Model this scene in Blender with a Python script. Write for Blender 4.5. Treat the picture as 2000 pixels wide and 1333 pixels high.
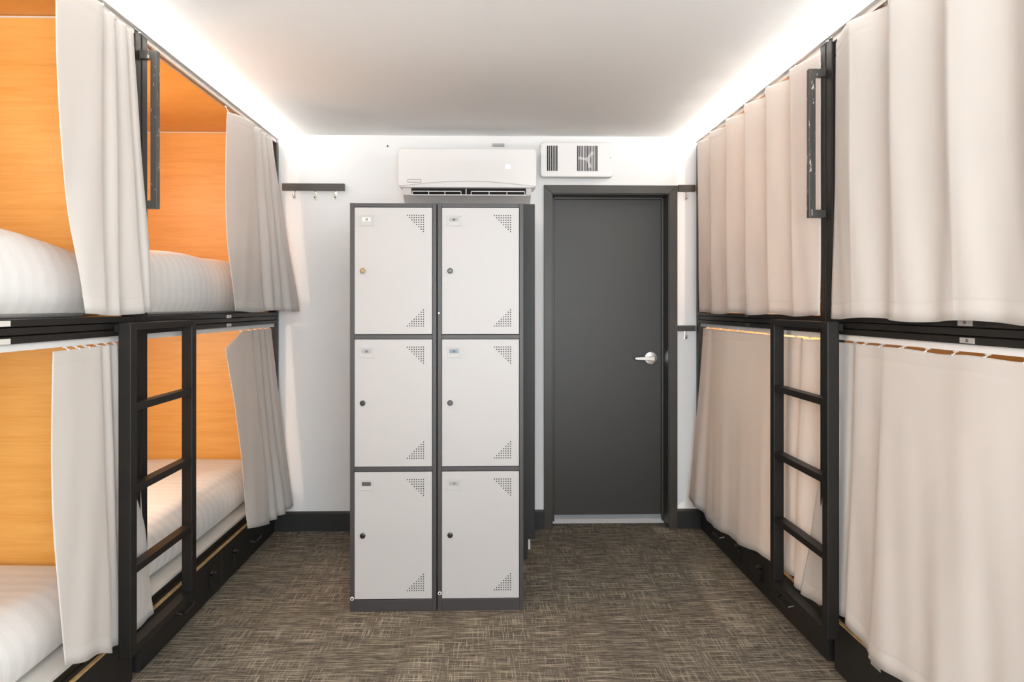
import bpy, bmesh, math, random
from mathutils import Matrix, Vector

random.seed(7)
for o in list(bpy.data.objects):
    bpy.data.objects.remove(o)
S = bpy.context.scene
COL = S.collection

# ------------------------------------------------------------------ camera
EYE = 1.378
cd = bpy.data.cameras.new('camera')
cam = bpy.data.objects.new('camera', cd)
COL.objects.link(cam)
cam.location = (0, 0, EYE)
cam.rotation_euler = (math.pi / 2, 0, -math.atan(45 / 1617))
cd.sensor_width = 36.0
cd.lens = 1617 / 2000 * 36.0
cd.shift_y = -67.5 / 2000
cd.clip_start = 0.02
S.camera = cam

# ------------------------------------------------------------------ world, exposure, light
LED_STRENGTH = 56.0
LED_COLOR = (1.0, 0.97, 0.92)
WINDOW_POWER = 150.0
w = bpy.data.worlds.new('world')
S.world = w
w.use_nodes = True
w.node_tree.nodes['Background'].inputs[0].default_value = (0.75, 0.86, 1.0, 1)
w.node_tree.nodes['Background'].inputs[1].default_value = 1.0
S.view_settings.view_transform = 'Standard'
S.view_settings.look = 'None'
S.view_settings.gamma = 1
S.view_settings.use_curve_mapping = False
S.view_settings.exposure = 0.1

ld = bpy.data.lights.new('window_daylight', 'AREA')
ld.shape = 'RECTANGLE'
ld.size, ld.size_y = 2.1, 1.25
ld.energy = WINDOW_POWER
ld.color = (0.90, 0.96, 1.0)
lo = bpy.data.objects.new('window_daylight', ld)
COL.objects.link(lo)
lo.location = (0.4, -1.66, 1.52)
lo.rotation_euler = (math.pi / 2, 0, 0)      # shines along +Y

# low fill light added behind the camera to lift the ceiling
FILL_POWER = 85.0
bd_ = bpy.data.lights.new('added_fill_light', 'AREA')
bd_.shape = 'RECTANGLE'
bd_.size, bd_.size_y = 0.9, 0.4
bd_.energy = FILL_POWER
bd_.color = (0.95, 0.98, 1.0)
bo_ = bpy.data.objects.new('added_fill_light', bd_)
COL.objects.link(bo_)
bo_.location = (0, -0.9, 0.25)
bo_.rotation_euler = (math.pi, 0, 0)         # shines straight up

# unseen point lights added in the eight berths to brighten wood and curtains
BERTH_FILL = {(-1, 0, 0): 5.0, (-1, 0, 1): 7.0, (-1, 1, 0): 18.0, (-1, 1, 1): 18.0,
         (1, 0, 0): 5.0, (1, 0, 1): 3.0, (1, 1, 0): 26.0, (1, 1, 1): 24.0}
for sx in (-1, 1):
    for iy, yy in enumerate((1.75, 3.60 if sx < 0 else 4.20)):
        for iz, zz in enumerate((1.14, 2.12)):
            pl = bpy.data.lights.new('added_berth_light', 'POINT')
            pl.energy = BERTH_FILL[(sx, iy, iz)]
            pl.color = (1.0, 0.97, 0.93)
            pl.shadow_soft_size = 0.06
            po = bpy.data.objects.new('added_berth_light', pl)
            COL.objects.link(po)
            po.location = (sx * 2.15, yy, zz)

# ------------------------------------------------------------------ materials
def newmat(name):
    m = bpy.data.materials.new(name)
    m.use_nodes = True
    nt = m.node_tree
    return m, nt, nt.nodes['Principled BSDF']

def N(nt, kind, **kw):
    n = nt.nodes.new(kind)
    for k, v in kw.items():
        setattr(n, k, v)
    return n

def coords(nt, scale=(1, 1, 1)):
    tc = N(nt, 'ShaderNodeTexCoord')
    mp = N(nt, 'ShaderNodeMapping')
    mp.inputs['Scale'].default_value = scale
    nt.links.new(tc.outputs['Object'], mp.inputs['Vector'])
    return mp.outputs['Vector']

def noise(nt, vec, scale, detail=2.0, rough=0.5):
    n = N(nt, 'ShaderNodeTexNoise')
    n.inputs['Scale'].default_value = scale
    n.inputs['Detail'].default_value = detail
    n.inputs['Roughness'].default_value = rough
    nt.links.new(vec, n.inputs['Vector'])
    return n.outputs['Fac']

def ramp(nt, fac, stops):
    r = N(nt, 'ShaderNodeValToRGB')
    e = r.color_ramp.elements
    while len(e) < len(stops):
        e.new(0.5)
    for i, (p, c) in enumerate(stops):
        e[i].position = p
        e[i].color = c if len(c) == 4 else (*c, 1)
    nt.links.new(fac, r.inputs['Fac'])
    return r.outputs['Color']

def mix(nt, fac, a, b):
    m = N(nt, 'ShaderNodeMix', data_type='RGBA')
    for sock, v in ((0, fac), (6, a), (7, b)):
        if hasattr(v, 'node'):
            nt.links.new(v, m.inputs[sock])
        elif sock == 0:
            m.inputs[0].default_value = v
        else:
            m.inputs[sock].default_value = (*v, 1) if len(v) == 3 else v
    return m.outputs[2]

def bump(nt, b, height, strength=0.1, dist=0.002):
    n = N(nt, 'ShaderNodeBump')
    n.inputs['Strength'].default_value = strength
    n.inputs['Distance'].default_value = dist
    nt.links.new(height, n.inputs['Height'])
    nt.links.new(n.outputs['Normal'], b.inputs['Normal'])

def paint(name, col, rough=0.5, metal=0.0, spec=0.5, var=0.05, nscale=6.0, bstr=0.05, bscale=180.0):
    """plain coat with a little uneven colour and a fine orange-peel bump"""
    m, nt, b = newmat(name)
    v = coords(nt)
    f = noise(nt, v, nscale, 3.0)
    lo_ = tuple(c * (1 - var) for c in col)
    hi_ = tuple(min(1, c * (1 + var)) for c in col)
    nt.links.new(ramp(nt, f, [(0.3, lo_), (0.7, hi_)]), b.inputs['Base Color'])
    b.inputs['Roughness'].default_value = rough
    b.inputs['Metallic'].default_value = metal
    b.inputs['Specular IOR Level'].default_value = spec
    if bstr:
        bump(nt, b, noise(nt, v, bscale, 2.0), bstr, 0.001)
    return m

M = {}
M['wall'] = paint('wall_paint', (0.83, 0.83, 0.825), 0.75, var=0.012, nscale=1.5, bstr=0.12, bscale=220)
M['ceiling'] = paint('ceiling_paint', (0.93, 0.93, 0.925), 0.85, var=0.015, nscale=1.0, bstr=0.1)
M['black'] = paint('black_powder_coat', (0.011, 0.0095, 0.008), 0.45, spec=0.28, var=0.15, nscale=9, bstr=0.1)
M['drawer'] = paint('black_laminate', (0.010, 0.0095, 0.009), 0.5, var=0.15, bstr=0.05)
M['baseboard'] = paint('black_baseboard_paint', (0.012, 0.0115, 0.011), 0.45, var=0.1)
M['door'] = paint('charcoal_door_paint', (0.022, 0.0185, 0.014), 0.46, spec=0.6, var=0.06, nscale=3, bstr=0.05)
M['doorframe'] = paint('charcoal_frame_paint', (0.036, 0.030, 0.022), 0.42, var=0.06)
M['lockerframe'] = paint('charcoal_locker_steel', (0.040, 0.035, 0.035), 0.45, var=0.06)
M['lockerdoor'] = paint('light_grey_locker_steel', (0.48, 0.465, 0.455), 0.42, var=0.015, nscale=2, bstr=0.04)
M['whiteplastic'] = paint('white_plastic', (0.82, 0.81, 0.80), 0.35, var=0.01, bstr=0.02)
M['greyplastic'] = paint('grey_plastic', (0.42, 0.40, 0.38), 0.4, var=0.05)
M['melamine'] = paint('white_melamine', (0.74, 0.71, 0.66), 0.45, var=0.02)
M['track'] = paint('aluminium_track', (0.55, 0.52, 0.48), 0.4, metal=0.6, var=0.04)
M['chrome'] = paint('brushed_steel', (0.72, 0.70, 0.66), 0.24, metal=1.0, var=0.05, bstr=0.02)
M['alu'] = paint('brushed_aluminium', (0.68, 0.68, 0.68), 0.45, metal=0.25, var=0.04)
M['darkmetal'] = paint('dark_lock_metal', (0.05, 0.047, 0.045), 0.3, metal=0.8, var=0.1)
M['brass'] = paint('worn_brass', (0.26, 0.19, 0.11), 0.45, metal=0.8, var=0.1)
M['void'] = paint('black_gap', (0.012, 0.012, 0.012), 0.8, var=0.1, bstr=0)
M['ply'] = paint('raw_plywood_edge', (0.56, 0.36, 0.16), 0.7, var=0.2, nscale=40)
M['card'] = paint('white_card', (0.74, 0.70, 0.66), 0.6, var=0.03)
M['greycard'] = paint('grey_card', (0.36, 0.35, 0.34), 0.5, var=0.06)
M['bluecard'] = paint('blue_grey_card', (0.22, 0.27, 0.33), 0.5, var=0.06)
M['darkcard'] = paint('dark_card', (0.07, 0.066, 0.063), 0.5, var=0.1)
M['ink'] = paint('black_ink', (0.02, 0.02, 0.02), 0.6, var=0.05, bstr=0)

def emit(name, col, strength):
    m = bpy.data.materials.new(name)
    m.use_nodes = True
    nt = m.node_tree
    nt.nodes.remove(nt.nodes['Principled BSDF'])
    e = N(nt, 'ShaderNodeEmission')
    e.inputs[0].default_value = (*col, 1)
    e.inputs[1].default_value = strength
    nt.links.new(e.outputs[0], nt.nodes['Material Output'].inputs[0])
    return m
M['led'] = emit('led_diffuser', LED_COLOR, LED_STRENGTH)
M['digits'] = emit('display_digits', (0.9, 0.92, 1.0), 1.5)

def worn_black():
    m, nt, b = newmat('chipped_black_paint')
    v = coords(nt)
    f = noise(nt, coords(nt, (1, 1, 0.35)), 90, 4.0, 0.6)
    mask = ramp(nt, f, [(0.635, (0, 0, 0)), (0.66, (1, 1, 1))])
    nt.links.new(mix(nt, mask, (0.045, 0.041, 0.036), (0.5, 0.47, 0.43)), b.inputs['Base Color'])
    b.inputs['Roughness'].default_value = 0.4
    bump(nt, b, noise(nt, v, 200), 0.1, 0.001)
    return m
M['wornblack'] = worn_black()

def wood():
    m, nt, b = newmat('orange_maple_laminate')
    g = noise(nt, coords(nt, (1.6, 1.6, 26)), 2.2, 5.0, 0.6)
    fine = noise(nt, coords(nt, (6, 6, 190)), 2.0, 3.0, 0.6)
    broad = noise(nt, coords(nt, (0.7, 0.7, 3.0)), 1.3, 2.0)
    c1 = ramp(nt, g, [(0.30, (0.72, 0.345, 0.070)), (0.52, (0.79, 0.405, 0.104)), (0.75, (0.83, 0.455, 0.115))])
    c2 = mix(nt, ramp(nt, fine, [(0.35, (0.30, 0.30, 0.30)), (0.62, (0, 0, 0))]), c1, (0.64, 0.29, 0.052))
    c3 = mix(nt, ramp(nt, broad, [(0.4, (0, 0, 0)), (0.75, (0.3, 0.3, 0.3))]), c2, (0.85, 0.475, 0.135))
    nt.links.new(c3, b.inputs['Base Color'])
    b.inputs['Roughness'].default_value = 0.42
    return m
M['wood'] = wood()

def sheet():
    m, nt, b = newmat('white_satin_stripe_sheet')
    v = coords(nt)
    sx = N(nt, 'ShaderNodeSeparateXYZ')
    nt.links.new(v, sx.inputs[0])
    mm = N(nt, 'ShaderNodeMath', operation='MULTIPLY')
    mm.inputs[1].default_value = 2 * math.pi / 0.074
    nt.links.new(sx.outputs['Y'], mm.inputs[0])
    sn = N(nt, 'ShaderNodeMath', operation='SINE')
    nt.links.new(mm.outputs[0], sn.inputs[0])
    sc = N(nt, 'ShaderNodeMath', operation='MULTIPLY_ADD')
    sc.inputs[1].default_value = 0.5
    sc.inputs[2].default_value = 0.5
    nt.links.new(sn.outputs[0], sc.inputs[0])
    nt.links.new(ramp(nt, sc.outputs[0], [(0.38, (0.80, 0.785, 0.765)), (0.62, (0.845, 0.835, 0.82))]), b.inputs['Base Color'])
    nt.links.new(ramp(nt, sc.outputs[0], [(0.42, (0.75,) * 3), (0.58, (0.45,) * 3)]), b.inputs['Roughness'])
    b.inputs['Sheen Weight'].default_value = 0.15
    bump(nt, b, noise(nt, v, 9.0, 3.0), 0.25, 0.01)
    return m
M['sheet'] = sheet()

def cloth():
    m, nt, b = newmat('off_white_curtain_cloth')
    v = coords(nt)
    f = noise(nt, v, 3.0, 2.0)
    nt.links.new(ramp(nt, f, [(0.3, (0.745, 0.705, 0.665)), (0.7, (0.77, 0.73, 0.69))]), b.inputs['Base Color'])
    b.inputs['Roughness'].default_value = 0.85
    b.inputs['Sheen Weight'].default_value = 0.2
    bump(nt, b, noise(nt, v, 650, 2.0), 0.08, 0.0006)
    tr = N(nt, 'ShaderNodeBsdfTranslucent')
    tr.inputs[0].default_value = (0.82, 0.81, 0.79, 1)
    ms = N(nt, 'ShaderNodeMixShader')
    ms.inputs[0].default_value = 0.30
    nt.links.new(b.outputs[0], ms.inputs[1])
    nt.links.new(tr.outputs[0], ms.inputs[2])
    nt.links.new(ms.outputs[0], nt.nodes['Material Output'].inputs[0])
    return m
M['cloth'] = cloth()

def carpet():
    m, nt, b = newmat('woven_carpet_tile')
    hs = noise(nt, coords(nt, (6.0, 210, 1)), 1.0, 4.0, 0.62)       # light threads running across
    hs2 = noise(nt, coords(nt, (20, 330, 1)), 1.0, 2.0, 0.5)
    vs = noise(nt, coords(nt, (190, 7.0, 1)), 1.0, 4.0, 0.62)       # light threads running along
    area = noise(nt, coords(nt, (3.0, 2.2, 1)), 1.0, 3.0)
    speck = noise(nt, coords(nt), 420, 2.0, 0.7)
    blot = noise(nt, coords(nt), 3.0, 3.0)
    base = ramp(nt, speck, [(0.30, (0.018, 0.0145, 0.011)), (0.5, (0.062, 0.051, 0.040)), (0.72, (0.19, 0.16, 0.123))])
    base = mix(nt, ramp(nt, blot, [(0.4, (0, 0, 0)), (0.7, (0.3, 0.3, 0.3))]), base, (0.15, 0.128, 0.09))
    thread = mix(nt, ramp(nt, blot, [(0.35, (0, 0, 0)), (0.65, (1, 1, 1))]), (0.50, 0.435, 0.345), (0.46, 0.41, 0.30))
    c = mix(nt, ramp(nt, hs2, [(0.51, (0, 0, 0)), (0.60, (0.6, 0.6, 0.6))]), base, (0.26, 0.222, 0.172))
    c = mix(nt, ramp(nt, hs, [(0.53, (0, 0, 0)), (0.60, (0.85, 0.85, 0.85))]), c, thread)
    am = ramp(nt, area, [(0.38, (0.15, 0.15, 0.15)), (0.58, (1, 1, 1))])
    vm = ramp(nt, vs, [(0.535, (0, 0, 0)), (0.62, (0.75, 0.75, 0.75))])
    mult = N(nt, 'ShaderNodeMix', data_type='RGBA', blend_type='MULTIPLY')
    mult.inputs[0].default_value = 1.0
    nt.links.new(am, mult.inputs[6])
    nt.links.new(vm, mult.inputs[7])
    c = mix(nt, mult.outputs[2], c, (0.42, 0.365, 0.285))
    nt.links.new(c, b.inputs['Base Color'])
    b.inputs['Roughness'].default_value = 0.95
    b.inputs['Specular IOR Level'].default_value = 0.15
    bump(nt, b, speck, 0.5, 0.004)
    return m
M['carpet'] = carpet()

# ------------------------------------------------------------------ mesh helpers
class MB:
    """collects shapes in world coordinates, then links them as ONE object"""
    def __init__(self):
        self.bm = bmesh.new()
        self.smooth = False

    def box(self, x0, x1, y0, y1, z0, z1, bev=0.0, seg=2):
        x0, x1 = min(x0, x1), max(x0, x1)
        y0, y1 = min(y0, y1), max(y0, y1)
        z0, z1 = min(z0, z1), max(z0, z1)
        t = bmesh.new()
        bmesh.ops.create_cube(t, size=1)
        for v in t.verts:
            v.co = Vector(((x0 + x1) / 2 + v.co.x * (x1 - x0), (y0 + y1) / 2 + v.co.y * (y1 - y0), (z0 + z1) / 2 + v.co.z * (z1 - z0)))
        if bev:
            bmesh.ops.bevel(t, geom=list(t.edges), offset=bev, segments=seg, profile=0.7, affect='EDGES')
        return self.add(t)

    def add(self, t, mat=None):
        if mat is not None:
            t.transform(mat)
        me = bpy.data.meshes.new('tmp')
        t.to_mesh(me)
        t.free()
        self.bm.from_mesh(me)
        bpy.data.meshes.remove(me)
        return self

    def cyl(self, p, axis, r, h, seg=24, r2=None, bev=0.0):
        """cylinder starting at p, running h along axis"""
        t = bmesh.new()
        bmesh.ops.create_cone(t, cap_ends=True, cap_tris=False, segments=seg, radius1=r, radius2=r if r2 is None else r2, depth=h)
        if bev:
            es = [e for e in t.edges if abs(e.verts[0].co.z - e.verts[1].co.z) < 1e-6]
            bmesh.ops.bevel(t, geom=es, offset=bev, segments=2, profile=0.6, affect='EDGES')
        a = Vector(axis).normalized()
        q = Vector((0, 0, 1)).rotation_difference(a).to_matrix().to_4x4()
        return self.add(t, Matrix.Translation(Vector(p) + a * h / 2) @ q)

    def prism(self, pts, axis, a0, a1, bev=0.0):
        """polygon pts in the plane across axis ('x': (y,z), 'y': (x,z), 'z': (x,y)), extruded from a0 to a1"""
        t = bmesh.new()
        def P(u, v, a):
            return {'x': (a, u, v), 'y': (u, a, v), 'z': (u, v, a)}[axis]
        A = [t.verts.new(P(u, v, a0)) for u, v in pts]
        B = [t.verts.new(P(u, v, a1)) for u, v in pts]
        n = len(pts)
        t.faces.new(A)
        t.faces.new(list(reversed(B)))
        for i in range(n):
            t.faces.new((A[i], B[i], B[(i + 1) % n], A[(i + 1) % n]))
        bmesh.ops.recalc_face_normals(t, faces=t.faces)
        if bev:
            bmesh.ops.bevel(t, geom=list(t.edges), offset=bev, segments=2, profile=0.6, affect='EDGES')
        return self.add(t)

    def tube(self, pts, r, seg=10):
        """round bar along a list of points"""
        t = bmesh.new()
        pts = [Vector(p) for p in pts]
        rings = []
        for i, p in enumerate(pts):
            d = (pts[min(i + 1, len(pts) - 1)] - pts[max(i - 1, 0)]).normalized()
            u = d.cross(Vector((0.31, 0.87, 0.38))).normalized()
            v = d.cross(u)
            rings.append([t.verts.new(p + (u * math.cos(k * 2 * math.pi / seg) + v * math.sin(k * 2 * math.pi / seg)) * r) for k in range(seg)])
        for a, b in zip(rings, rings[1:]):
            for k in range(seg):
                t.faces.new((a[k], a[(k + 1) % seg], b[(k + 1) % seg], b[k]))
        t.faces.new(rings[0])
        t.faces.new(list(reversed(rings[-1])))
        bmesh.ops.recalc_face_normals(t, faces=t.faces)
        return self.add(t)

    def ball(self, c, r, sc=(1, 1, 1)):
        t = bmesh.new()
        bmesh.ops.create_uvsphere(t, u_segments=16, v_segments=10, radius=r)
        return self.add(t, Matrix.Translation(c) @ Matrix.Diagonal((*sc, 1)))

    def build(self, name, mat, parent=None, smooth=False):
        me = bpy.data.meshes.new(name)
        root = parent
        off = Vector((0, 0, 0))
        while root is not None:
            off += root.location
            root = root.parent
        bmesh.ops.translate(self.bm, verts=self.bm.verts, vec=-off)
        if smooth:
            for f in self.bm.faces:
                f.smooth = True
        self.bm.to_mesh(me)
        self.bm.free()
        me.materials.append(mat)
        o = bpy.data.objects.new(name, me)
        COL.objects.link(o)
        o.parent = parent
        return o

def box(name, mat, parent, x0, x1, y0, y1, z0, z1, bev=0.0):
    return MB().box(x0, x1, y0, y1, z0, z1, bev).build(name, mat, parent)

def tag(o, label, cat, group=None):
    o['label'] = label
    o['category'] = cat
    if group:
        o['group'] = group
    return o

def thing(name, label, cat, loc, group=None):
    o = bpy.data.objects.new(name, None)
    o.empty_display_size = 0.05
    COL.objects.link(o)
    o.location = loc
    bpy.context.view_layer.update()
    return tag(o, label, cat, group)

def struct(o):
    o['kind'] = 'structure'
    return o

def text(name, s, size, mat, parent, pos, right, up, depth=0.0004, bold=0.0):
    cu = bpy.data.curves.new('t', 'FONT')
    cu.body = s
    cu.size = size
    cu.align_x = 'CENTER'
    cu.align_y = 'CENTER'
    cu.extrude = depth
    cu.offset = bold
    co = bpy.data.objects.new('t', cu)
    me = bpy.data.meshes.new_from_object(co)
    bpy.data.objects.remove(co)
    bpy.data.curves.remove(cu)
    b = MB()
    t = bmesh.new()
    t.from_mesh(me)
    bpy.data.meshes.remove(me)
    r_, u_ = Vector(right), Vector(up)
    n_ = r_.cross(u_)
    mt = Matrix((r_, u_, n_)).transposed().to_4x4()
    b.add(t, Matrix.Translation(pos) @ mt)
    return b.build(name, mat, parent)

# ------------------------------------------------------------------ the room
CEIL = 2.432
DW = 5.117            # back wall
HALF = 2.33           # side walls behind the bunks
REAR = -1.6
fl = MB().box(-HALF, HALF, REAR, DW + 0.30, -0.06, 0).build('floor', M['carpet'])
struct(fl)
ce = MB().box(-1.30, 1.30, REAR, DW, CEIL, CEIL + 0.12)
ce.box(-HALF, -1.30, REAR, 1.10, CEIL, CEIL + 0.12).box(1.30, HALF, REAR, 1.10, CEIL, CEIL + 0.12)
ce.box(-HALF, -1.30, 1.10, DW, CEIL + 0.04, CEIL + 0.12).box(1.30, HALF, 1.10, DW, CEIL + 0.04, CEIL + 0.12)
struct(ce.build('ceiling', M['ceiling']))
DX0, DX1, DZ = 0.390, 1.117, 2.077
wb = MB().box(-HALF, DX0, DW, DW + 0.22, 0, CEIL + 0.04).box(DX1, HALF, DW, DW + 0.22, 0, CEIL + 0.04).box(DX0, DX1, DW, DW + 0.22, DZ, CEIL + 0.04)
struct(wb.build('wall_back', M['wall']))
struct(box('wall_left', M['wall'], None, -HALF - 0.1, -HALF, REAR, DW + 0.22, 0, CEIL + 0.12))
struct(box('wall_right', M['wall'], None, HALF, HALF + 0.1, REAR, DW + 0.22, 0, CEIL + 0.12))
WX0, WX1 = -0.70, 1.50
wr = MB().box(-HALF, WX0, REAR - 0.12, REAR, 0, CEIL).box(WX1, HALF, REAR - 0.12, REAR, 0, CEIL)
wr.box(WX0, WX1, REAR - 0.12, REAR, 0, 0.85).box(WX0, WX1, REAR - 0.12, REAR, 2.2, CEIL)
struct(wr.build('wall_rear', M['wall']))
wf = MB().box(WX0, WX1, REAR - 0.04, REAR + 0.015, 0.85, 0.90).box(WX0, WX1, REAR - 0.04, REAR + 0.015, 2.15, 2.20)
wf.box(WX0, WX0 + 0.05, REAR - 0.04, REAR + 0.015, 0.9, 2.15).box(WX1 - 0.05, WX1, REAR - 0.04, REAR + 0.015, 0.9, 2.15).box(0.38, 0.42, REAR - 0.04, REAR + 0.01, 0.9, 2.15)
struct(wf.build('window_1', M['black']))
# baseboards
bl = MB().prism([(DW, 0), (DW - 0.016, 0), (DW - 0.016, 0.108), (DW - 0.010, 0.12), (DW, 0.12)], 'x', -1.50, 0.339)
struct(bl.build('baseboard_left', M['baseboard']))
br = MB().prism([(DW, 0), (DW - 0.016, 0), (DW - 0.016, 0.108), (DW - 0.010, 0.12), (DW, 0.12)], 'x', 1.168, 1.50)
struct(br.build('baseboard_right', M['baseboard']))

# door: casing, jamb, leaf, lever
LEAF = DW + 0.175
dr = MB().box(DX0, DX1, LEAF, LEAF + 0.04, 0.042, DZ, 0.002).build('door_1', M['door'])
struct(dr)
fr = MB()
def casing(b, a0, a1, z0, z1):
    b.box(a0, a1, DW - 0.018, DW, z0, z1, 0.003)
fr.prism([(0.339, 0), (DX0, 0), (DX0, DZ), (0.339, DZ + 0.051)], 'y', DW - 0.018, DW, 0.002)
fr.prism([(DX1, 0), (1.168, 0), (1.168, DZ + 0.051), (DX1, DZ)], 'y', DW - 0.018, DW, 0.002)
fr.prism([(0.339, DZ + 0.051), (DX0, DZ), (DX1, DZ), (1.168, DZ + 0.051)], 'y', DW - 0.018, DW, 0.002)
fr.box(DX0, DX0 + 0.004, DW - 0.006, LEAF, 0, DZ).box(DX1 - 0.004, DX1, DW - 0.006, LEAF, 0, DZ).box(DX0, DX1, DW - 0.006, LEAF, DZ - 0.004, DZ)
fr.box(DX0, DX0 + 0.026, LEAF - 0.035, LEAF - 0.002, 0, DZ, 0.003).box(DX1 - 0.014, DX1, LEAF - 0.035, LEAF - 0.002, 0, DZ, 0.003).box(DX0, DX1, LEAF - 0.035, LEAF - 0.002, DZ - 0.014, DZ, 0.003)
fr.build('door_frame', M['doorframe'], dr)
th = MB().prism([(LEAF - 0.05, 0), (LEAF - 0.02, 0.020), (LEAF + 0.03, 0.034), (LEAF + 0.05, 0.034), (LEAF + 0.05, 0)], 'x', DX0 + 0.004, DX1 - 0.004)
th.cyl((1.055, LEAF - 0.02, 0.0195), (0, -0.3, 1), 0.006, 0.003)
th.build('threshold', M['alu'], dr)
lv = MB().cyl((1.040, LEAF, 1.046), (0, -1, 0), 0.042, 0.010, 40, bev=0.003)
lv.build('rose', M['chrome'], dr, True)
lv = MB().cyl((1.034, LEAF - 0.010, 1.046), (0, -1, 0), 0.015, 0.045, 20)
lv.prism([(1.055, 1.060), (1.055, 1.030), (1.010, 1.033), (0.945, 1.036), (0.926, 1.040), (0.926, 1.054), (0.945, 1.056), (1.010, 1.060)], 'y', LEAF - 0.068, LEAF - 0.050, 0.004)
lv.build('lever_handle', M['chrome'], dr)

# ------------------------------------------------------------------ bunk beds
XF = 1.285
def bunk(s, y0, y1, label, plates, handle=None, near=False):
    """s = -1 left row, +1 right row; y0..y1 along the room"""
    r = thing('bunk_bed', label, 'bunk bed', (s * 1.8, (y0 + y1) / 2, 0), 'bunk beds along both sides of the room')
    def part(name, mat, x0, x1, a, b, z0, z1, bev=0.0, parent=None):
        return box(name, M[mat], parent or r, s * x0, s * x1, a, b, z0, z1, bev)
    # posts at the front corners stand on the drawer base, rear ones against the wall
    for (ya, yb) in ((y0, y0 + 0.05), (y1 - 0.05, y1)):
        b = MB().box(s * XF, s * (XF + 0.05), ya, yb, 0.205, 2.385, 0.005)
        b.build('post', M['black'], r)
        part('post', 'black', 2.27, 2.31, ya, yb, 0.0, 2.385, 0.004)
    # stepped rail between the two bunks
    prof = [(XF, 1.342), (XF + 0.048, 1.342), (XF + 0.048, 1.276), (XF, 1.276), (XF, 1.295), (XF + 0.012, 1.298), (XF + 0.004, 1.300), (XF + 0.004, 1.319), (XF + 0.012, 1.321), (XF, 1.323)]
    MB().prism([(s * a, z) for a, z in prof], 'y', y0 + 0.05, y1 - 0.05).build('upper_rail', M['black'], r)
    part('upper_base_board', 'melamine', XF + 0.05, 2.27, y0 + 0.005, y1 - 0.03, 1.31, 1.34)
    # lower rail and base
    prof = [(1.318, 0.240), (1.36, 0.240), (1.36, 0.200), (1.318, 0.200), (1.318, 0.216), (1.326, 0.219), (1.318, 0.222)]
    MB().prism([(s * a, z) for a, z in prof], 'y', y0 + 0.05, y1 - 0.05).build('lower_rail', M['black'], r)
    part('lower_base_board', 'melamine', 1.322, 2.27, y0 + 0.052, y1 - 0.052, 0.2405, 0.253)
    part('base_cabinet', 'drawer', 1.345, 2.27, y0 + 0.05, y1 - 0.03, 0.004, 0.199)
    # drawers with raw top edge, lock and pull
    mid = (y0 + y1) / 2 - 0.01
    for (a, b, lk) in ((y0 + 0.04, mid - 0.003, mid - 0.17), (mid + 0.003, y1 - 0.02, mid + 0.18)):
        d = part('drawer', 'drawer', 1.308, 1.342, a, b, 0.006, 0.190, 0.001)
        part('top_edge', 'ply', 1.3085, 1.326, a, b, 0.1905, 0.197, 0, d)
        k = MB().cyl((s * 1.308, lk, 0.128), (-s, 0, 0), 0.013, 0.016, 20, bev=0.003)
        k.cyl((s * 1.292, lk, 0.128), (-s, 0, 0), 0.009, 0.012, 20, bev=0.002)
        k.build('knob', M['darkmetal'], d)
        k = MB().box(s * 1.308, s * 1.299, lk - 0.011, lk + 0.011, 0.055, 0.112, 0.003)
        for q in range(4):
            k.box(s * 1.299, s * 1.296, lk - 0.007, lk + 0.007, 0.061 + q * 0.012, 0.067 + q * 0.012)
        k.build('combination_lock', M['darkmetal'], d)
        hc = (a + b) / 2 + (-0.05 if lk > (a + b) / 2 else 0.05)
        h = MB().tube([(s * 1.309, hc - 0.075, 0.095), (s * 1.285, hc - 0.07, 0.088), (s * 1.28, hc - 0.05, 0.085), (s * 1.28, hc + 0.05, 0.085), (s * 1.285, hc + 0.07, 0.088), (s * 1.309, hc + 0.075, 0.095)], 0.005)
        h.build('pull_handle', M['darkmetal'], d)
    # wooden lining of the two berths
    for (z0, z1) in ((0.2535, 1.309), (1.3405, 2.44)):
        part('end_panel', 'wood', XF + 0.052, 2.26, y1 - 0.026, y1 - 0.008, z0, z1)
        part('back_panel', 'wood', 2.245, 2.26, y0, y1 - 0.027, z0, z1)
        if near:
            part('end_panel', 'wood', XF + 0.052, 2.244, y0 + 0.008, y0 + 0.024, z0, z1)
    part('edge_strip', 'card', XF + 0.052, 2.244, y1 - 0.030, y1 - 0.0262, 2.431, 2.437)
    part('ceiling_panel', 'wood', XF + 0.05, 2.29, y0, y1, 2.4405, 2.455)
    # header over the opening with the curtain rail under it
    part('fascia', 'whiteplastic', XF + 0.004, XF + 0.016, y0, y1, 2.392, CEIL - 0.001)
    prof = [(XF + 0.002, 2.392), (XF + 0.034, 2.392), (XF + 0.034, 2.370), (XF + 0.024, 2.370), (XF + 0.024, 2.376), (XF + 0.012, 2.376), (XF + 0.012, 2.370), (XF + 0.002, 2.370)]
    MB().prism([(s * a, z) for a, z in prof], 'y', y0 + 0.052, y1 - 0.052).build('curtain_track', M['track'], r)
    part('curtain_track', 'whiteplastic', XF + 0.012, XF + 0.040, y0 + 0.052, y1 - 0.052, 1.2545, 1.2755, 0.002)
    # number plates on the rail
    for (yc, zc, num, cardm) in plates:
        p = part('number_plate', cardm, XF - 0.0015, XF + 0.001, yc - 0.034, yc + 0.034, zc - 0.0075, zc + 0.0075)
        if num:
            text('number', num, 0.013, M['ink'], p, (s * (XF - 0.0018), yc, zc), (0, -s, 0), (0, 0, 1))
    if s > 0 and near:
        o = part('number_plate', 'greycard', 1.3065, 1.3079, 2.73, 2.80, 0.154, 0.169)
        o['label'] = 'small blank grey plate on the drawer front'
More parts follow.
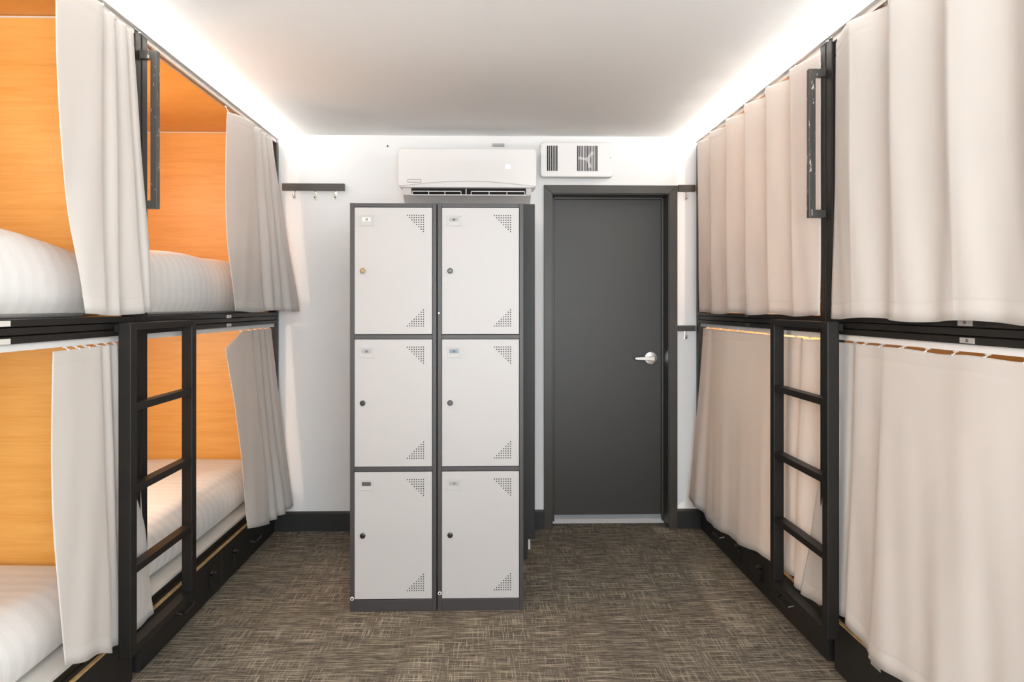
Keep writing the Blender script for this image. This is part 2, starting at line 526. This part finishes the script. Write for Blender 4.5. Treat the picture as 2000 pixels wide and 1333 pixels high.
    if handle:
        yc, z0, z1 = handle
        h = MB().box(s * (XF - 0.066), s * (XF - 0.041), yc - 0.0135, yc + 0.0135, z0, z1, 0.003)
        h.box(s * (XF - 0.045), s * (XF - 0.0005), yc - 0.0134, yc + 0.0134, z1 - 0.03, z1, 0.002)
        h.box(s * (XF - 0.045), s * (XF - 0.0005), yc - 0.0134, yc + 0.0134, z0, z0 + 0.03, 0.002)
        hb = h.build('grab_handle', M['wornblack'], r)
        hb['label'] = 'grab handle with chipped black paint'
    return r

YL, YR = 3.100, 3.125      # where the two units of a row meet
bunk(-1, YL + 0.005, 5.10, 'black steel bunk bed on the left beside the back wall, curtains drawn open', [(4.13, 1.3285, '7', 'card'), (4.13, 1.286, '8', 'card')])
bunk(-1, 1.13, YL - 0.005, 'black steel bunk bed at the left nearest the viewer, with open curtains and grab handle', [(2.225, 1.332, '', 'card'), (2.225, 1.284, '', 'card')], (3.091, 1.738, 2.320), True)
bunk(1, YR + 0.005, 5.10, 'black steel bunk bed on the right beside the door, both curtains closed', [(4.10, 1.333, '', 'darkcard'), (4.08, 1.287, '', 'darkcard')])
bunk(1, 1.13, YR - 0.005, 'black steel bunk bed at the right nearest the viewer, plates 29 and 30 on rail', [(2.20, 1.333, '29', 'greycard'), (2.19, 1.286, '30', 'greycard')], (3.133, 1.717, 2.285), True)

# ------------------------------------------------------------------ led strips along the ceiling edge
for s, lab in ((-1, 'glowing white light strip along the ceiling edge over the left bunks'), (1, 'glowing white light strip along the ceiling edge over the right bunks')):
    t = thing('light_strip', lab, 'light', (s * XF, 3.1, 2.41))
    box('diffuser', M['led'], t, s * (XF - 0.006), s * (XF + 0.0035), 1.135, 5.10, 2.394, 2.408)
    b = MB().box(s * (XF - 0.010), s * (XF + 0.0035), 1.135, 5.10, 2.3922, 2.3938)
    b.build('profile', M['whiteplastic'], t)

# ------------------------------------------------------------------ mattresses
def mattress(name, label, s, xf, xb, y0, y1, z0, z1, r, crown, bulge):
    bm = bmesh.new()
    nx, ny, nz = 22, 44, 8
    cx, cy, cz = (xf + xb) / 2, (y0 + y1) / 2, (z0 + z1) / 2
    hx, hy, hz = (xb - xf) / 2, (y1 - y0) / 2, (z1 - z0) / 2
    bmesh.ops.create_cube(bm, size=2)
    ed = {0: [], 1: [], 2: []}
    for e in bm.edges:
        d = e.verts[0].co - e.verts[1].co
        ed[max(range(3), key=lambda k: abs(d[k]))].append(e)
    for k, n in ((0, nx), (1, ny), (2, nz)):
        es = [e for e in bm.edges if max(range(3), key=lambda q: abs((e.verts[0].co - e.verts[1].co)[q])) == k]
        bmesh.ops.subdivide_edges(bm, edges=es, cuts=n, use_grid_fill=True)
    for v in bm.verts:
        u = v.co.copy()
        # crowd the rings towards the edges so that the rounding is smooth
        f = lambda q: math.copysign(abs(math.sin(q * math.pi / 2)) ** 0.85, q)
        p = Vector((f(u.x) * hx, f(u.y) * hy, f(u.z) * hz))
        i = Vector((max(-hx + r, min(hx - r, p.x)), max(-hy + r, min(hy - r, p.y)), max(-hz + r * 0.8, min(hz - r, p.z))))
        d = p - i
        if d.length > 1e-6:
            m_ = max(abs(d.x), abs(d.y), abs(d.z)) / r
            p = i + d.normalized() * r * min(1.0, m_)
        kx, ky = 1 - (p.x / hx) ** 2, 1 - abs(p.y / hy) ** 2.6
        top = max(0, p.z / hz)
        p.z += crown * (0.6 + 0.4 * kx) * max(0, ky) * top
        p.z += 0.004 * math.sin(p.y * 9 + p.x * 5) * top
        if p.x < -hx + 0.12:
            p.x -= bulge * max(0, ky) * max(0, 1 - ((p.z + 0.2 * hz) / hz) ** 2)
        v.co = Vector((s * (cx + p.x), cy + p.y, cz + p.z))
    if s < 0:
        bmesh.ops.reverse_faces(bm, faces=bm.faces)
    b = MB()
    b.add(bm)
    lowest = min(v.co.z for v in b.bm.verts)
    bmesh.ops.translate(b.bm, verts=b.bm.verts, vec=(0, 0, z0 - lowest + 0.0005))
    bmesh.ops.recalc_face_normals(b.bm, faces=b.bm.faces)
    o = b.build(name, M['sheet'], None, True)
    return tag(o, label, 'mattress', 'mattresses in striped white sheets')

mattress('mattress', 'white striped mattress on the lower left bunk next to the back wall', -1, 1.385, 2.235, 3.19, 5.065, 0.2535, 0.462, 0.085, 0.012, 0.03)
mattress('mattress', 'white striped mattress on the upper left bunk next to the back wall', -1, 1.362, 2.235, 3.17, 5.065, 1.3405, 1.602, 0.075, 0.03, 0.02)
mattress('mattress', 'white striped mattress on the lower left bunk nearest the viewer, cut by the frame', -1, 1.395, 2.235, 1.20, 3.055, 0.2535, 0.455, 0.085, 0.012, 0.03)
mattress('mattress', 'white striped mattress on the upper left bunk nearest the viewer, cut by the frame', -1, 1.362, 2.235, 1.20, 3.04, 1.3405, 1.548, 0.085, 0.085, 0.02)

# ------------------------------------------------------------------ curtains
def cr(p0, p1, p2, p3, t):
    return 0.5 * ((2 * p1) + (-p0 + p2) * t + (2 * p0 - 5 * p1 + 4 * p2 - p3) * t * t + (-p0 + 3 * p1 - 3 * p2 + p3) * t ** 3)

def curtain(label, s, st, zt, zb, bulge=0.0, hooks=(), ztrack=2.372, xtrack=1.303, seed=0, per=8):
    """st: stations across the cloth (y top, x top, y bottom, x bottom[, z top, z bottom])"""
    rnd = random.Random(seed)
    st = [tuple(q) + ((zt, zb)[len(q) - 4:] if len(q) < 6 else ()) for q in st]
    st = [tuple(zt if (v is None and k == 4) else zb if (v is None and k == 5) else v for k, v in enumerate(q)) for q in st]
    cols = []
    n = len(st)
    for i in range(n - 1):
        P = [st[max(i - 1, 0)], st[i], st[i + 1], st[min(i + 2, n - 1)]]
        for k in range(per + (1 if i == n - 2 else 0)):
            cols.append([cr(P[0][c], P[1][c], P[2][c], P[3][c], k / per) for c in range(6)])
    rows = [0, 0.004] + [0.03 + 0.9 * k / 30 for k in range(31)]
    ph = [rnd.uniform(0, 6.28) for _ in range(4)]
    t0 = thing('curtain', label, 'curtain', (s * cols[0][1], (st[0][0] + st[-1][0]) / 2, zb))
    bm = bmesh.new()
    grid = []
    L = len(cols)
    hem_t = 0.045
    allrows = sorted(set([0, 0.01, hem_t - 0.006, hem_t, hem_t + 0.006, 0.94, 0.946, 0.952, 1.0] + [k / 34 for k in range(35)]))
    for t in allrows:
        row = []
        for j, c in enumerate(cols):
            yt, xt, yb, xb, z0, z1 = c
            e = t ** 1.15
            y = yt + (yb - yt) * t
            x = xt + (xb - xt) * e
            free = max(0.0, 1 - j / (L * 0.3))
            y += bulge * free * math.sin(math.pi * min(1, t * 1.0)) 
            x += 0.004 * t * math.sin(y * 17 + ph[0] + t * 3) + 0.0025 * math.sin(y * 41 + ph[1] + t * 7) * t
            z = z0 + (z1 - z0) * t + 0.005 * t * math.sin(y * 11 + ph[2])
            if t in (hem_t, 0.946):
                x += 0.0014
            row.append(bm.verts.new((s * x, y, z)))
        grid.append(row)
    for a, b in zip(grid, grid[1:]):
        for k in range(L - 1):
            bm.faces.new((a[k], a[k + 1], b[k + 1], b[k]))
    bmesh.ops.recalc_face_normals(bm, faces=bm.faces)
    b = MB()
    b.add(bm)
    o = b.build('cloth', M['cloth'], t0, True)
    sd = o.modifiers.new('thickness', 'SOLIDIFY')
    sd.thickness = 0.0018
    for hy in hooks:
        # glider in the rail, ring at the cloth
        j = min(range(L), key=lambda k: abs(cols[k][0] - hy))
        x, z0 = cols[j][1], cols[j][4]
        h = MB().box(s * (xtrack - 0.005), s * (xtrack + 0.005), hy - 0.007, hy + 0.007, ztrack - 0.005, ztrack, 0.001)
        h.tube([(s * xtrack, hy, ztrack - 0.006), (s * (xtrack + x) / 2, hy + 0.003, (ztrack + z0) / 2 - 0.004), (s * (x + 0.001), hy, z0 - 0.006)], 0.0018, 8)
        h.box(s * (x - 0.002), s * (x + 0.003), hy - 0.004, hy + 0.004, z0 - 0.006, z0 + 0.002, 0.0008)
        h.build('hook', M['whiteplastic'], t0)
    return t0

# left side, drawn open
curtain('white curtain gathered open at the left upper bunk nearest the viewer', -1, [
    (2.50, 1.288, 2.635, 1.268), (2.60, 1.272, 2.655, 1.254), (2.70, 1.252, 2.705, 1.243), (2.735, 1.258, 2.727, 1.247), (2.75, 1.295, 2.76, 1.280),
    (2.80, 1.262, 2.82, 1.247), (2.83, 1.262, 2.846, 1.247), (2.85, 1.297, 2.88, 1.280), (2.89, 1.266, 2.985, 1.244), (2.92, 1.264, 3.022, 1.247), (2.935, 1.297, 3.045, 1.280),
    (2.96, 1.268, 3.085, 1.250), (2.99, 1.268, 3.12, 1.252), (3.02, 1.285, 3.135, 1.270)],
    2.360, 1.352, bulge=-0.05, hooks=(2.52, 2.62, 2.72, 2.80, 2.88, 2.95), seed=1)
curtain('white curtain gathered open at the left upper bunk by the back wall', -1, [
    (4.12, 1.292, 4.150, 1.262, 2.338), (4.25, 1.275, 4.27, 1.245, 2.352), (4.40, 1.258, 4.44, 1.224, 2.358), (4.46, 1.258, 4.51, 1.217), (4.50, 1.293, 4.56, 1.252),
    (4.58, 1.262, 4.62, 1.200), (4.61, 1.264, 4.655, 1.197), (4.64, 1.294, 4.70, 1.236), (4.70, 1.265, 4.76, 1.185), (4.73, 1.266, 4.795, 1.180), (4.76, 1.294, 4.83, 1.215),
    (4.82, 1.268, 4.89, 1.163), (4.86, 1.268, 4.93, 1.158), (4.95, 1.285, 5.04, 1.145)],
    2.358, 1.352, bulge=-0.07, hooks=(4.14, 4.34, 4.48, 4.60, 4.72, 4.84, 4.93), seed=2)
curtain('white curtain gathered open at the left lower bunk nearest the viewer', -1, [
    (2.52, 1.308, 2.53, 1.276, 1.243, 0.302), (2.60, 1.300, 2.62, 1.266, 1.244, 0.27), (2.70, 1.296, 2.71, 1.258, 1.246, 0.252), (2.79, 1.292, 2.80, 1.256, 1.246, 0.215), (2.81, 1.312, 2.84, 1.285, 1.246, 0.215),
    (2.86, 1.294, 2.90, 1.272, 1.246, 0.21), (2.885, 1.314, 2.94, 1.290, 1.246, 0.21), (2.92, 1.295, 3.00, 1.276, 1.246, 0.205), (2.95, 1.314, 3.05, 1.283, 1.246, 0.205), (2.99, 1.300, 3.12, 1.276, 1.246, 0.21), (3.03, 1.31, 3.195, 1.276, 1.246, 0.208)],
    1.246, 0.22, bulge=-0.03, hooks=(2.60, 2.66, 2.72, 2.80, 2.87, 2.93), ztrack=1.2545, xtrack=1.311, seed=3)
curtain('white curtain gathered open at the left lower bunk by the back wall, top corner sagging', -1, [
    (4.10, 1.294, 4.325, 1.247, 1.172, 0.228), (4.24, 1.298, 4.36, 1.238, 1.205, 0.22), (4.40, 1.303, 4.45, 1.222, 1.244, 0.200), (4.53, 1.298, 4.57, 1.208, 1.246, 0.182), (4.56, 1.298, 4.60, 1.206, 1.246, 0.180), (4.60, 1.314, 4.64, 1.245, 1.246, 0.180),
    (4.68, 1.298, 4.70, 1.204, 1.246, 0.180), (4.70, 1.298, 4.73, 1.202, 1.246, 0.18), (4.73, 1.314, 4.77, 1.240, 1.246, 0.178), (4.79, 1.298, 4.83, 1.194, 1.246, 0.176), (4.81, 1.298, 4.86, 1.192, 1.246, 0.176), (4.85, 1.314, 4.90, 1.228, 1.246, 0.175),
    (4.90, 1.298, 4.95, 1.184, 1.246, 0.172), (4.98, 1.300, 5.035, 1.180, 1.246, 0.170)],
    1.246, 0.18, bulge=0.045, hooks=(4.41, 4.55, 4.68, 4.79, 4.88, 4.96), ztrack=1.2545, xtrack=1.311, seed=4)

# right side, drawn closed
def waves(crests, far, near, xt_c, xt_t, xb_c, xb_t, x_end=None):
    out = [(far, xt_t - 0.006, far, xb_t)]
    pts = [far] + list(crests) + [near]
    for i, c in enumerate(crests):
        prev = pts[i]
        m_ = prev * 0.45 + c * 0.55
        if i > 0:
            out.append((m_, xt_t, m_, xb_t))
        out.append((c + 0.03, xt_c, c + 0.03, xb_c))
        out.append((c - 0.025, xt_c + 0.004, c - 0.025, xb_c + 0.001))
    out.append((near, x_end or xt_t, near, x_end or xb_t))
    return out
curtain('closed off-white curtain over the right upper bunk beside the door', 1,
        waves((4.90, 4.62, 4.31, 3.99, 3.68, 3.38), 5.0, 3.160, 1.248, 1.300, 1.258, 1.281, 1.278), 2.362, 1.341,
        hooks=[4.95 - 0.16 * k for k in range(11)], seed=5)
curtain('closed off-white curtain over the right upper bunk nearest the viewer', 1,
        waves((2.82, 2.52, 2.20, 1.86, 1.52), 3.055, 1.19, 1.246, 1.302, 1.254, 1.280), 2.362, 1.336,
        hooks=[3.0 - 0.16 * k for k in range(11)], seed=6)
curtain('closed off-white curtain over the right lower bunk beside the door, behind the ladder', 1, [
    (5.03, 1.312, 5.092, 1.240, 1.246, 0.20), (4.95, 1.298, 5.00, 1.218, 1.246, 0.205), (4.86, 1.296, 4.86, 1.212, 1.246, 0.195), (4.81, 1.308, 4.78, 1.245, 1.246, 0.185), (4.72, 1.302, 4.68, 1.243, 1.246, 0.165), (4.5, 1.298, 4.45, 1.238, 1.246, 0.168), (4.3, 1.304, 4.25, 1.246, 1.246, 0.185),
    (4.0, 1.300, 3.97, 1.240, 1.246, 0.215), (3.8, 1.305, 3.80, 1.246, 1.246, 0.232), (3.64, 1.301, 3.64, 1.272, 1.246, 0.232), (3.50, 1.306, 3.53, 1.286, 1.246, 0.230), (3.44, 1.316, 3.48, 1.304, 1.246, 0.226), (3.38, 1.292, 3.43, 1.277, 1.244, 0.215), (3.33, 1.292, 3.375, 1.276, 1.243, 0.212), (3.27, 1.312, 3.30, 1.300, 1.246, 0.215), (3.19, 1.308, 3.19, 1.302, 1.246, 0.22)],
    1.246, 0.22, hooks=[4.93, 4.81, 4.66, 4.50, 4.34, 4.18, 4.02, 3.84, 3.66, 3.50, 3.34], ztrack=1.2545, xtrack=1.311, seed=7)
curtain('closed off-white curtain over the right lower bunk nearest the viewer', 1, [
    (3.05, 1.300, 3.345, 1.278, 1.246, 0.205), (3.03, 1.295, 3.23, 1.275, 1.246, 0.222), (3.01, 1.295, 3.10, 1.274, 1.246, 0.24), (2.965, 1.306, 2.98, 1.278, 1.246, 0.25), (2.93, 1.318, 2.93, 1.292, 1.246, 0.25), (2.89, 1.298, 2.89, 1.262, 1.246, 0.25), (2.78, 1.304, 2.76, 1.266, 1.246, 0.232), (2.71, 1.300, 2.70, 1.262, 1.246, 0.222), (2.66, 1.296, 2.655, 1.238, 1.246, 0.238), (2.52, 1.300, 2.52, 1.236, 1.246, 0.245),
    (2.36, 1.305, 2.36, 1.246, 1.240, 0.25), (2.2, 1.299, 2.20, 1.234, 1.246, 0.25), (2.0, 1.304, 2.0, 1.246, 1.241, 0.25), (1.75, 1.299, 1.75, 1.236, 1.246, 0.25), (1.5, 1.305, 1.5, 1.248, 1.246, 0.25), (1.2, 1.302, 1.2, 1.25, 1.246, 0.25)],
    1.246, 0.24, hooks=[2.93, 2.84, 2.72, 2.58, 2.44, 2.29, 2.14, 1.98, 1.82, 1.66, 1.5, 1.34], ztrack=1.2545, xtrack=1.311, seed=8)

# ------------------------------------------------------------------ ladders
def ladder(s, y0, y1, label):
    xa, xb = 1.222, 1.266
    t = thing('ladder', label, 'ladder', (s * 1.244, (y0 + y1) / 2, 0.17), 'black ladders hung on the bunk rails')
    w_ = 0.048
    for (a, b) in ((y0, y0 + w_), (y1 - w_, y1)):
        box('stile', M['black'], t, s * xa, s * xb, a, b, 0.172, 1.322, 0.004)
    box('top_bar', M['black'], t, s * xa, s * xb, y0 + w_, y1 - w_, 1.297, 1.3218, 0.003)
    for z in (1.040, 0.755, 0.476):
        box('rung', M['black'], t, s * (xa + 0.002), s * (xb - 0.002), y0 + w_, y1 - w_, z - 0.026, z, 0.003)
    box('bottom_bar', M['black'], t, s * xa, s * xb, y0 + w_, y1 - w_, 0.176, 0.204, 0.003)
    b = MB()
    for yy in (y0 + 0.010, y1 - 0.038):
        b.box(s * (xb - 0.001), s * 1.2845, yy, yy + 0.028, 1.290, 1.315, 0.001)
    b.build('hanging_bracket', M['black'], t)
    return t
ladder(-1, 2.864, 3.496, 'black ladder hung on the rail of the left bunks')
ladder(1, 2.958, 3.568, 'black ladder hung on the rail of the right bunks')

# ------------------------------------------------------------------ lockers
LY = 3.75
LD = 0.48
def locker(x0, x1, label, cells, yf=LY, flip=False):
    t = thing('locker', label, 'locker', ((x0 + x1) / 2, yf + LD / 2, 0), 'three-door lockers standing in the middle')
    f = MB()
    H = 1.845
    f.box(x0, x0 + 0.019, yf, yf + LD, 0, H, 0.002).box(x1 - 0.019, x1, yf, yf + LD, 0, H, 0.002)
    f.box(x0 + 0.019, x1 - 0.019, yf + 0.0005, yf + LD, H - 0.018, H - 0.0005, 0.0015)
    f.box(x0 + 0.019, x1 - 0.019, yf + 0.0005, yf + LD, 0, 0.054, 0.0015)
    f.box(x0 + 0.019, x1 - 0.019, yf + 0.0005, yf + LD, 0.633, 0.652, 0.0015)
    f.box(x0 + 0.019, x1 - 0.019, yf + 0.0005, yf + LD, 1.231, 1.250, 0.0015)
    f.box(x0 + 0.019, x1 - 0.019, yf + LD - 0.003, yf + LD, 0.054, H - 0.018)
    f.build('frame', M['lockerframe'], t)
    a, b = x0 + 0.0205, x1 - 0.0205
    for (z0, z1), (num, cardm, inkm, lockm) in zip(((1.2525, 1.8250), (0.6545, 1.2290), (0.0565, 0.6305)), cells):
        d = MB().box(a, b, yf + 0.0015, yf + 0.019, z0, z1, 0.002).build('door', M['lockerdoor'], t)
        px = b - 0.0385
        for zs, sg in ((z1 - 0.035, -1), (z0 + 0.037, 1)):
            v = MB()
            for i in range(8):
                for j in range(8 - i):
                    v.cyl((px - j * 0.0104, yf + 0.0025, zs + sg * i * 0.0104), (0, -1, 0), 0.0028, 0.0014, 10)
            v.build('vent_holes', M['void'], d)
        # pressed name holder, card and number
        hx, hz = a + 0.0535, z1 - 0.055
        h = MB().box(hx - 0.034, hx + 0.034, yf - 0.0035, yf + 0.002, hz + 0.017, hz + 0.0195, 0.0005)
        h.box(hx - 0.030, hx - 0.024, yf - 0.0025, yf + 0.002, hz - 0.023, hz + 0.017, 0.0008).box(hx + 0.024, hx + 0.030, yf - 0.0025, yf + 0.002, hz - 0.023, hz + 0.017, 0.0008)
        h.box(hx - 0.036, hx + 0.036, yf - 0.0025, yf + 0.002, hz - 0.027, hz - 0.023, 0.0008)
        h.box(hx - 0.024, hx + 0.024, yf - 0.001, yf + 0.002, hz + 0.010, hz + 0.017).box(hx - 0.024, hx + 0.024, yf - 0.001, yf + 0.002, hz - 0.023, hz - 0.008)
        h.build('name_holder', M['lockerdoor'], d)
        box('number_card', M[cardm], d, hx - 0.020, hx + 0.020, yf - 0.0004, yf + 0.002, hz - 0.008, hz + 0.010)
        if num:
            text('number', num, 0.0135, M['ink'], d, (hx, yf - 0.0008, hz + 0.0005), (1, 0, 0), (0, 0, 1), bold=0.0003)
        zc = (z0 + z1) / 2 - (0.0)
        lk = MB().cyl((a + 0.037, yf + 0.002, zc), (0, -1, 0), 0.0125, 0.010, 24, bev=0.003)
        lk.cyl((a + 0.037, yf - 0.008, zc), (0, -1, 0), 0.0075, 0.004, 18, bev=0.001)
        lk.box(a + 0.036, a + 0.038, yf - 0.0135, yf - 0.0115, zc - 0.004, zc + 0.004)
        lk.build('lock', M[lockm], d)
    return t
l1 = locker(-0.6265, -0.2370, 'grey locker with dark frame, the left one of the front pair', [('18', 'card', 'ink', 'brass'), ('30', 'greycard', 'ink', 'darkmetal'), ('', 'darkcard', 'ink', 'darkmetal')])
l2 = locker(-0.2330, 0.1565, 'grey locker with dark frame, the right one of the front pair, nearer the door', [('38', 'greycard', 'ink', 'darkmetal'), ('10', 'bluecard', 'ink', 'darkmetal'), ('14', 'greycard', 'ink', 'darkmetal')])
def washer(x, z, t):
    b = MB().cyl((x, LY, z), (0, -1, 0), 0.0085, 0.002, 24, bev=0.0006)
    o = b.build('bolt', M['whiteplastic'], t)
    MB().cyl((x, LY - 0.002, z), (0, -1, 0), 0.0042, 0.0022, 14).build('screw_head', M['darkmetal'], o)
    o['label'] = 'white washer head bolt'
washer(-0.6165, 0.060, l1)
washer(-0.2225, 0.081, l2)
MB().cyl((-0.226, LY, 1.348), (0, -1, 0), 0.003, 0.002, 12).build('bolt', M['chrome'], l2)

# dark unit behind the lockers
t = thing('tall_cabinet', 'tall black cabinet behind the lockers, left of the door', 'cabinet', (-0.14, 4.70, 0))
MB().box(-0.55, 0.250, 4.50, 4.90, 0.110, 1.935, 0.003).build('body', M['drawer'], t)
MB().box(-0.51, 0.209, 4.502, 4.60, 0.0, 0.1095).build('plinth', M['drawer'], t)
for xx in (-0.52, 0.222):
    o = MB().box(xx, xx + 0.012, 4.69, 4.71, 0.0, 0.1095, 0.002).build('foot', M['whiteplastic'], t)
    o['label'] = 'slim white foot'

# ------------------------------------------------------------------ air conditioner
t = thing('air_conditioner', 'white wall mounted air conditioner above the lockers', 'air conditioner', (-0.127, 5.0, 2.0))
x0, x1 = -0.537, 0.283
def rounded_rect(a0, a1, b0, b1, rr, n=6):
    out = []
    for cx_, cy_, st_ in ((a1 - rr, b1 - rr, 0), (a0 + rr, b1 - rr, 90), (a0 + rr, b0 + rr, 180), (a1 - rr, b0 + rr, 270)):
        for k in range(n + 1):
            a = math.radians(st_ + 90 * k / n)
            out.append((cx_ + rr * math.cos(a), cy_ + rr * math.sin(a)))
    return out
b = MB().prism(rounded_rect(x0, x1, 2.085, 2.318, 0.022), 'y', 4.925, DW - 0.001, 0.006)
b.build('casing', M['whiteplastic'], t)
# curved front panel with an arched lower edge
pts = []
for k in range(25):
    u = k / 24
    pts.append((x0 + 0.006 + u * (x1 - x0 - 0.012), 2.092 + 0.030 * math.sin(math.pi * u) ** 1.0))
pts += [(x1 - 0.006, 2.298), (x1 - 0.012, 2.309), (x1 - 0.022, 2.314), (x0 + 0.022, 2.314), (x0 + 0.012, 2.309), (x0 + 0.006, 2.298)]
MB().prism(pts, 'y', 4.915, 4.926, 0.003).build('front_panel', M['whiteplastic'], t)
# sloping underside
sl = [(4.945, 2.086), (DW - 0.001, 2.086), (DW - 0.001, 2.008), (5.07, 2.008), (4.965, 2.045)]
MB().prism(sl, 'x', x0 + 0.022, x1 - 0.030, 0.004).build('underside', M['whiteplastic'], t)
vo = MB().prism([(4.9400, 2.083), (4.950, 2.083), (4.970, 2.0445), (4.9600, 2.0445)], 'x', x0 + 0.075, x1 - 0.062)
vo.build('air_outlet', M['void'], t)
fl_ = MB()
for (a, c) in ((x0 + 0.08, -0.165), (-0.108, x1 - 0.068)):
    fl_.box(a, c, 4.935, 4.940, 2.062, 2.066)
    fl_.box(a, a + 0.004, 4.935, 4.955, 2.046, 2.066).box(c - 0.004, c, 4.935, 4.955, 2.046, 2.066)
    for q in (0.33, 0.66):
        fl_.box(a + q * (c - a), a + q * (c - a) + 0.004, 4.935, 4.955, 2.046, 2.062)
fl_.box(x0 + 0.072, x1 - 0.060, 4.938, 4.960, 2.040, 2.046, 0.002).box(-0.139, -0.134, 4.936, 4.946, 2.045, 2.078)
fl_.build('air_flap', M['whiteplastic'], t)
bd = MB().box(-0.483, -0.400, 4.9125, 4.9155, 2.112, 2.133, 0.001)
bg = bd.build('badge', M['greyplastic'], t)
MB().box(-0.479, -0.404, 4.9115, 4.9126, 2.1160, 2.1265).build('badge_face', M['whiteplastic'], bg)
text('display', '58', 0.034, M['digits'], t, (0.112, 4.9143, 2.207), (1, 0, 0), (0, 0, 1), bold=0.0006)
MB().box(0.020, 0.095, 5.09, DW - 0.001, 2.366, 2.381, 0.001).build('mounting_bracket', M['greyplastic'], t)

# ------------------------------------------------------------------ fan heater
t = thing('fan_heater', 'white wall fan heater with two slotted grilles above the door', 'heater', (0.534, 5.08, 2.16))
b = MB().prism(rounded_rect(0.314, 0.757, 2.168, 2.380, 0.020), 'y', 5.030, DW - 0.02, 0.008)
b.box(0.330, 0.741, 5.05, DW - 0.001, 2.180, 2.370)
b.build('casing', M['whiteplastic'], t)
for (a, c, nb) in ((0.353, 0.417, 6), (0.537, 0.661, 13)):
    g = MB().box(a, c, 5.0285, 5.031, 2.204, 2.357).build('grille', M['void'], t)
    bars = MB()
    for k in range(1, nb):
        xx = a + (c - a) * k / nb
        bars.box(xx - 0.0018, xx + 0.0018, 5.0245, 5.0287, 2.204, 2.357)
    bars.build('bars', M['whiteplastic'], g)
    if nb == 13:
        fb = MB().cyl((0.599, 5.0286, 2.276), (0, -1, 0), 0.013, 0.0016, 20)
        for q in range(3):
            an = math.radians(50 + 120 * q)
            t_ = bmesh.new()
            vs = [t_.verts.new((0.599 + rr * math.cos(an + da), yy, 2.276 + rr * math.sin(an + da))) for yy in (5.0286, 5.0272) for rr, da in ((0.010, -0.5), (0.054, -0.16), (0.057, 0.2), (0.012, 0.6))]
            t_.faces.new(vs[:4]); t_.faces.new(vs[4:][::-1])
            for k in range(4):
                t_.faces.new((vs[k], vs[(k + 1) % 4], vs[4 + (k + 1) % 4], vs[4 + k]))
            bmesh.ops.recalc_face_normals(t_, faces=t_.faces)
            fb.add(t_)
        fb.build('fan_blades', M['greyplastic'], g)
MB().cyl((0.742, 5.031, 2.285), (0, -1, 0), 0.004, 0.002, 12).build('screw', M['greyplastic'], t)

# ------------------------------------------------------------------ hook rails
def hook_rail(x0_, x1_, z0, z1, hooks, label):
    t = thing('hook_rail', label, 'coat rack', ((x0_ + x1_) / 2, DW, z0))
    MB().box(x0_, x1_, DW - 0.032, DW - 0.0005, z0, z1, 0.003).build('bar', M['doorframe'], t)
    for hx in hooks:
        h = MB().box(hx - 0.007, hx + 0.007, DW - 0.006, DW - 0.0005, z0 - 0.050, z0 + 0.001, 0.001)
        h.tube([(hx, DW - 0.006, z0 - 0.044), (hx, DW - 0.018, z0 - 0.052), (hx, DW - 0.032, z0 - 0.046), (hx, DW - 0.037, z0 - 0.034)], 0.004)
        h.ball((hx, DW - 0.037, z0 - 0.032), 0.0075)
        h.build('hook', M['chrome'], t)
    return t
hook_rail(-1.262, -0.884, 2.087, 2.130, (-1.190, -1.064, -0.940), 'dark wall rail with three metal hooks left of the air conditioner')
hook_rail(1.172, 1.278, 2.090, 2.131, (1.222,), 'short dark wall rail with one hook, level with the door top')
hook_rail(1.172, 1.278, 1.226, 1.260, (1.222,), 'short dark wall rail with one hook, level with the bunk rail')
o = MB().cyl((-0.624, DW, 2.366), (0, -1, 0), 0.006, 0.006, 12, r2=0.004).build('wall_screw', M['darkmetal'])
tag(o, 'small dark screw in the back wall, up left of the air conditioner', 'screw')
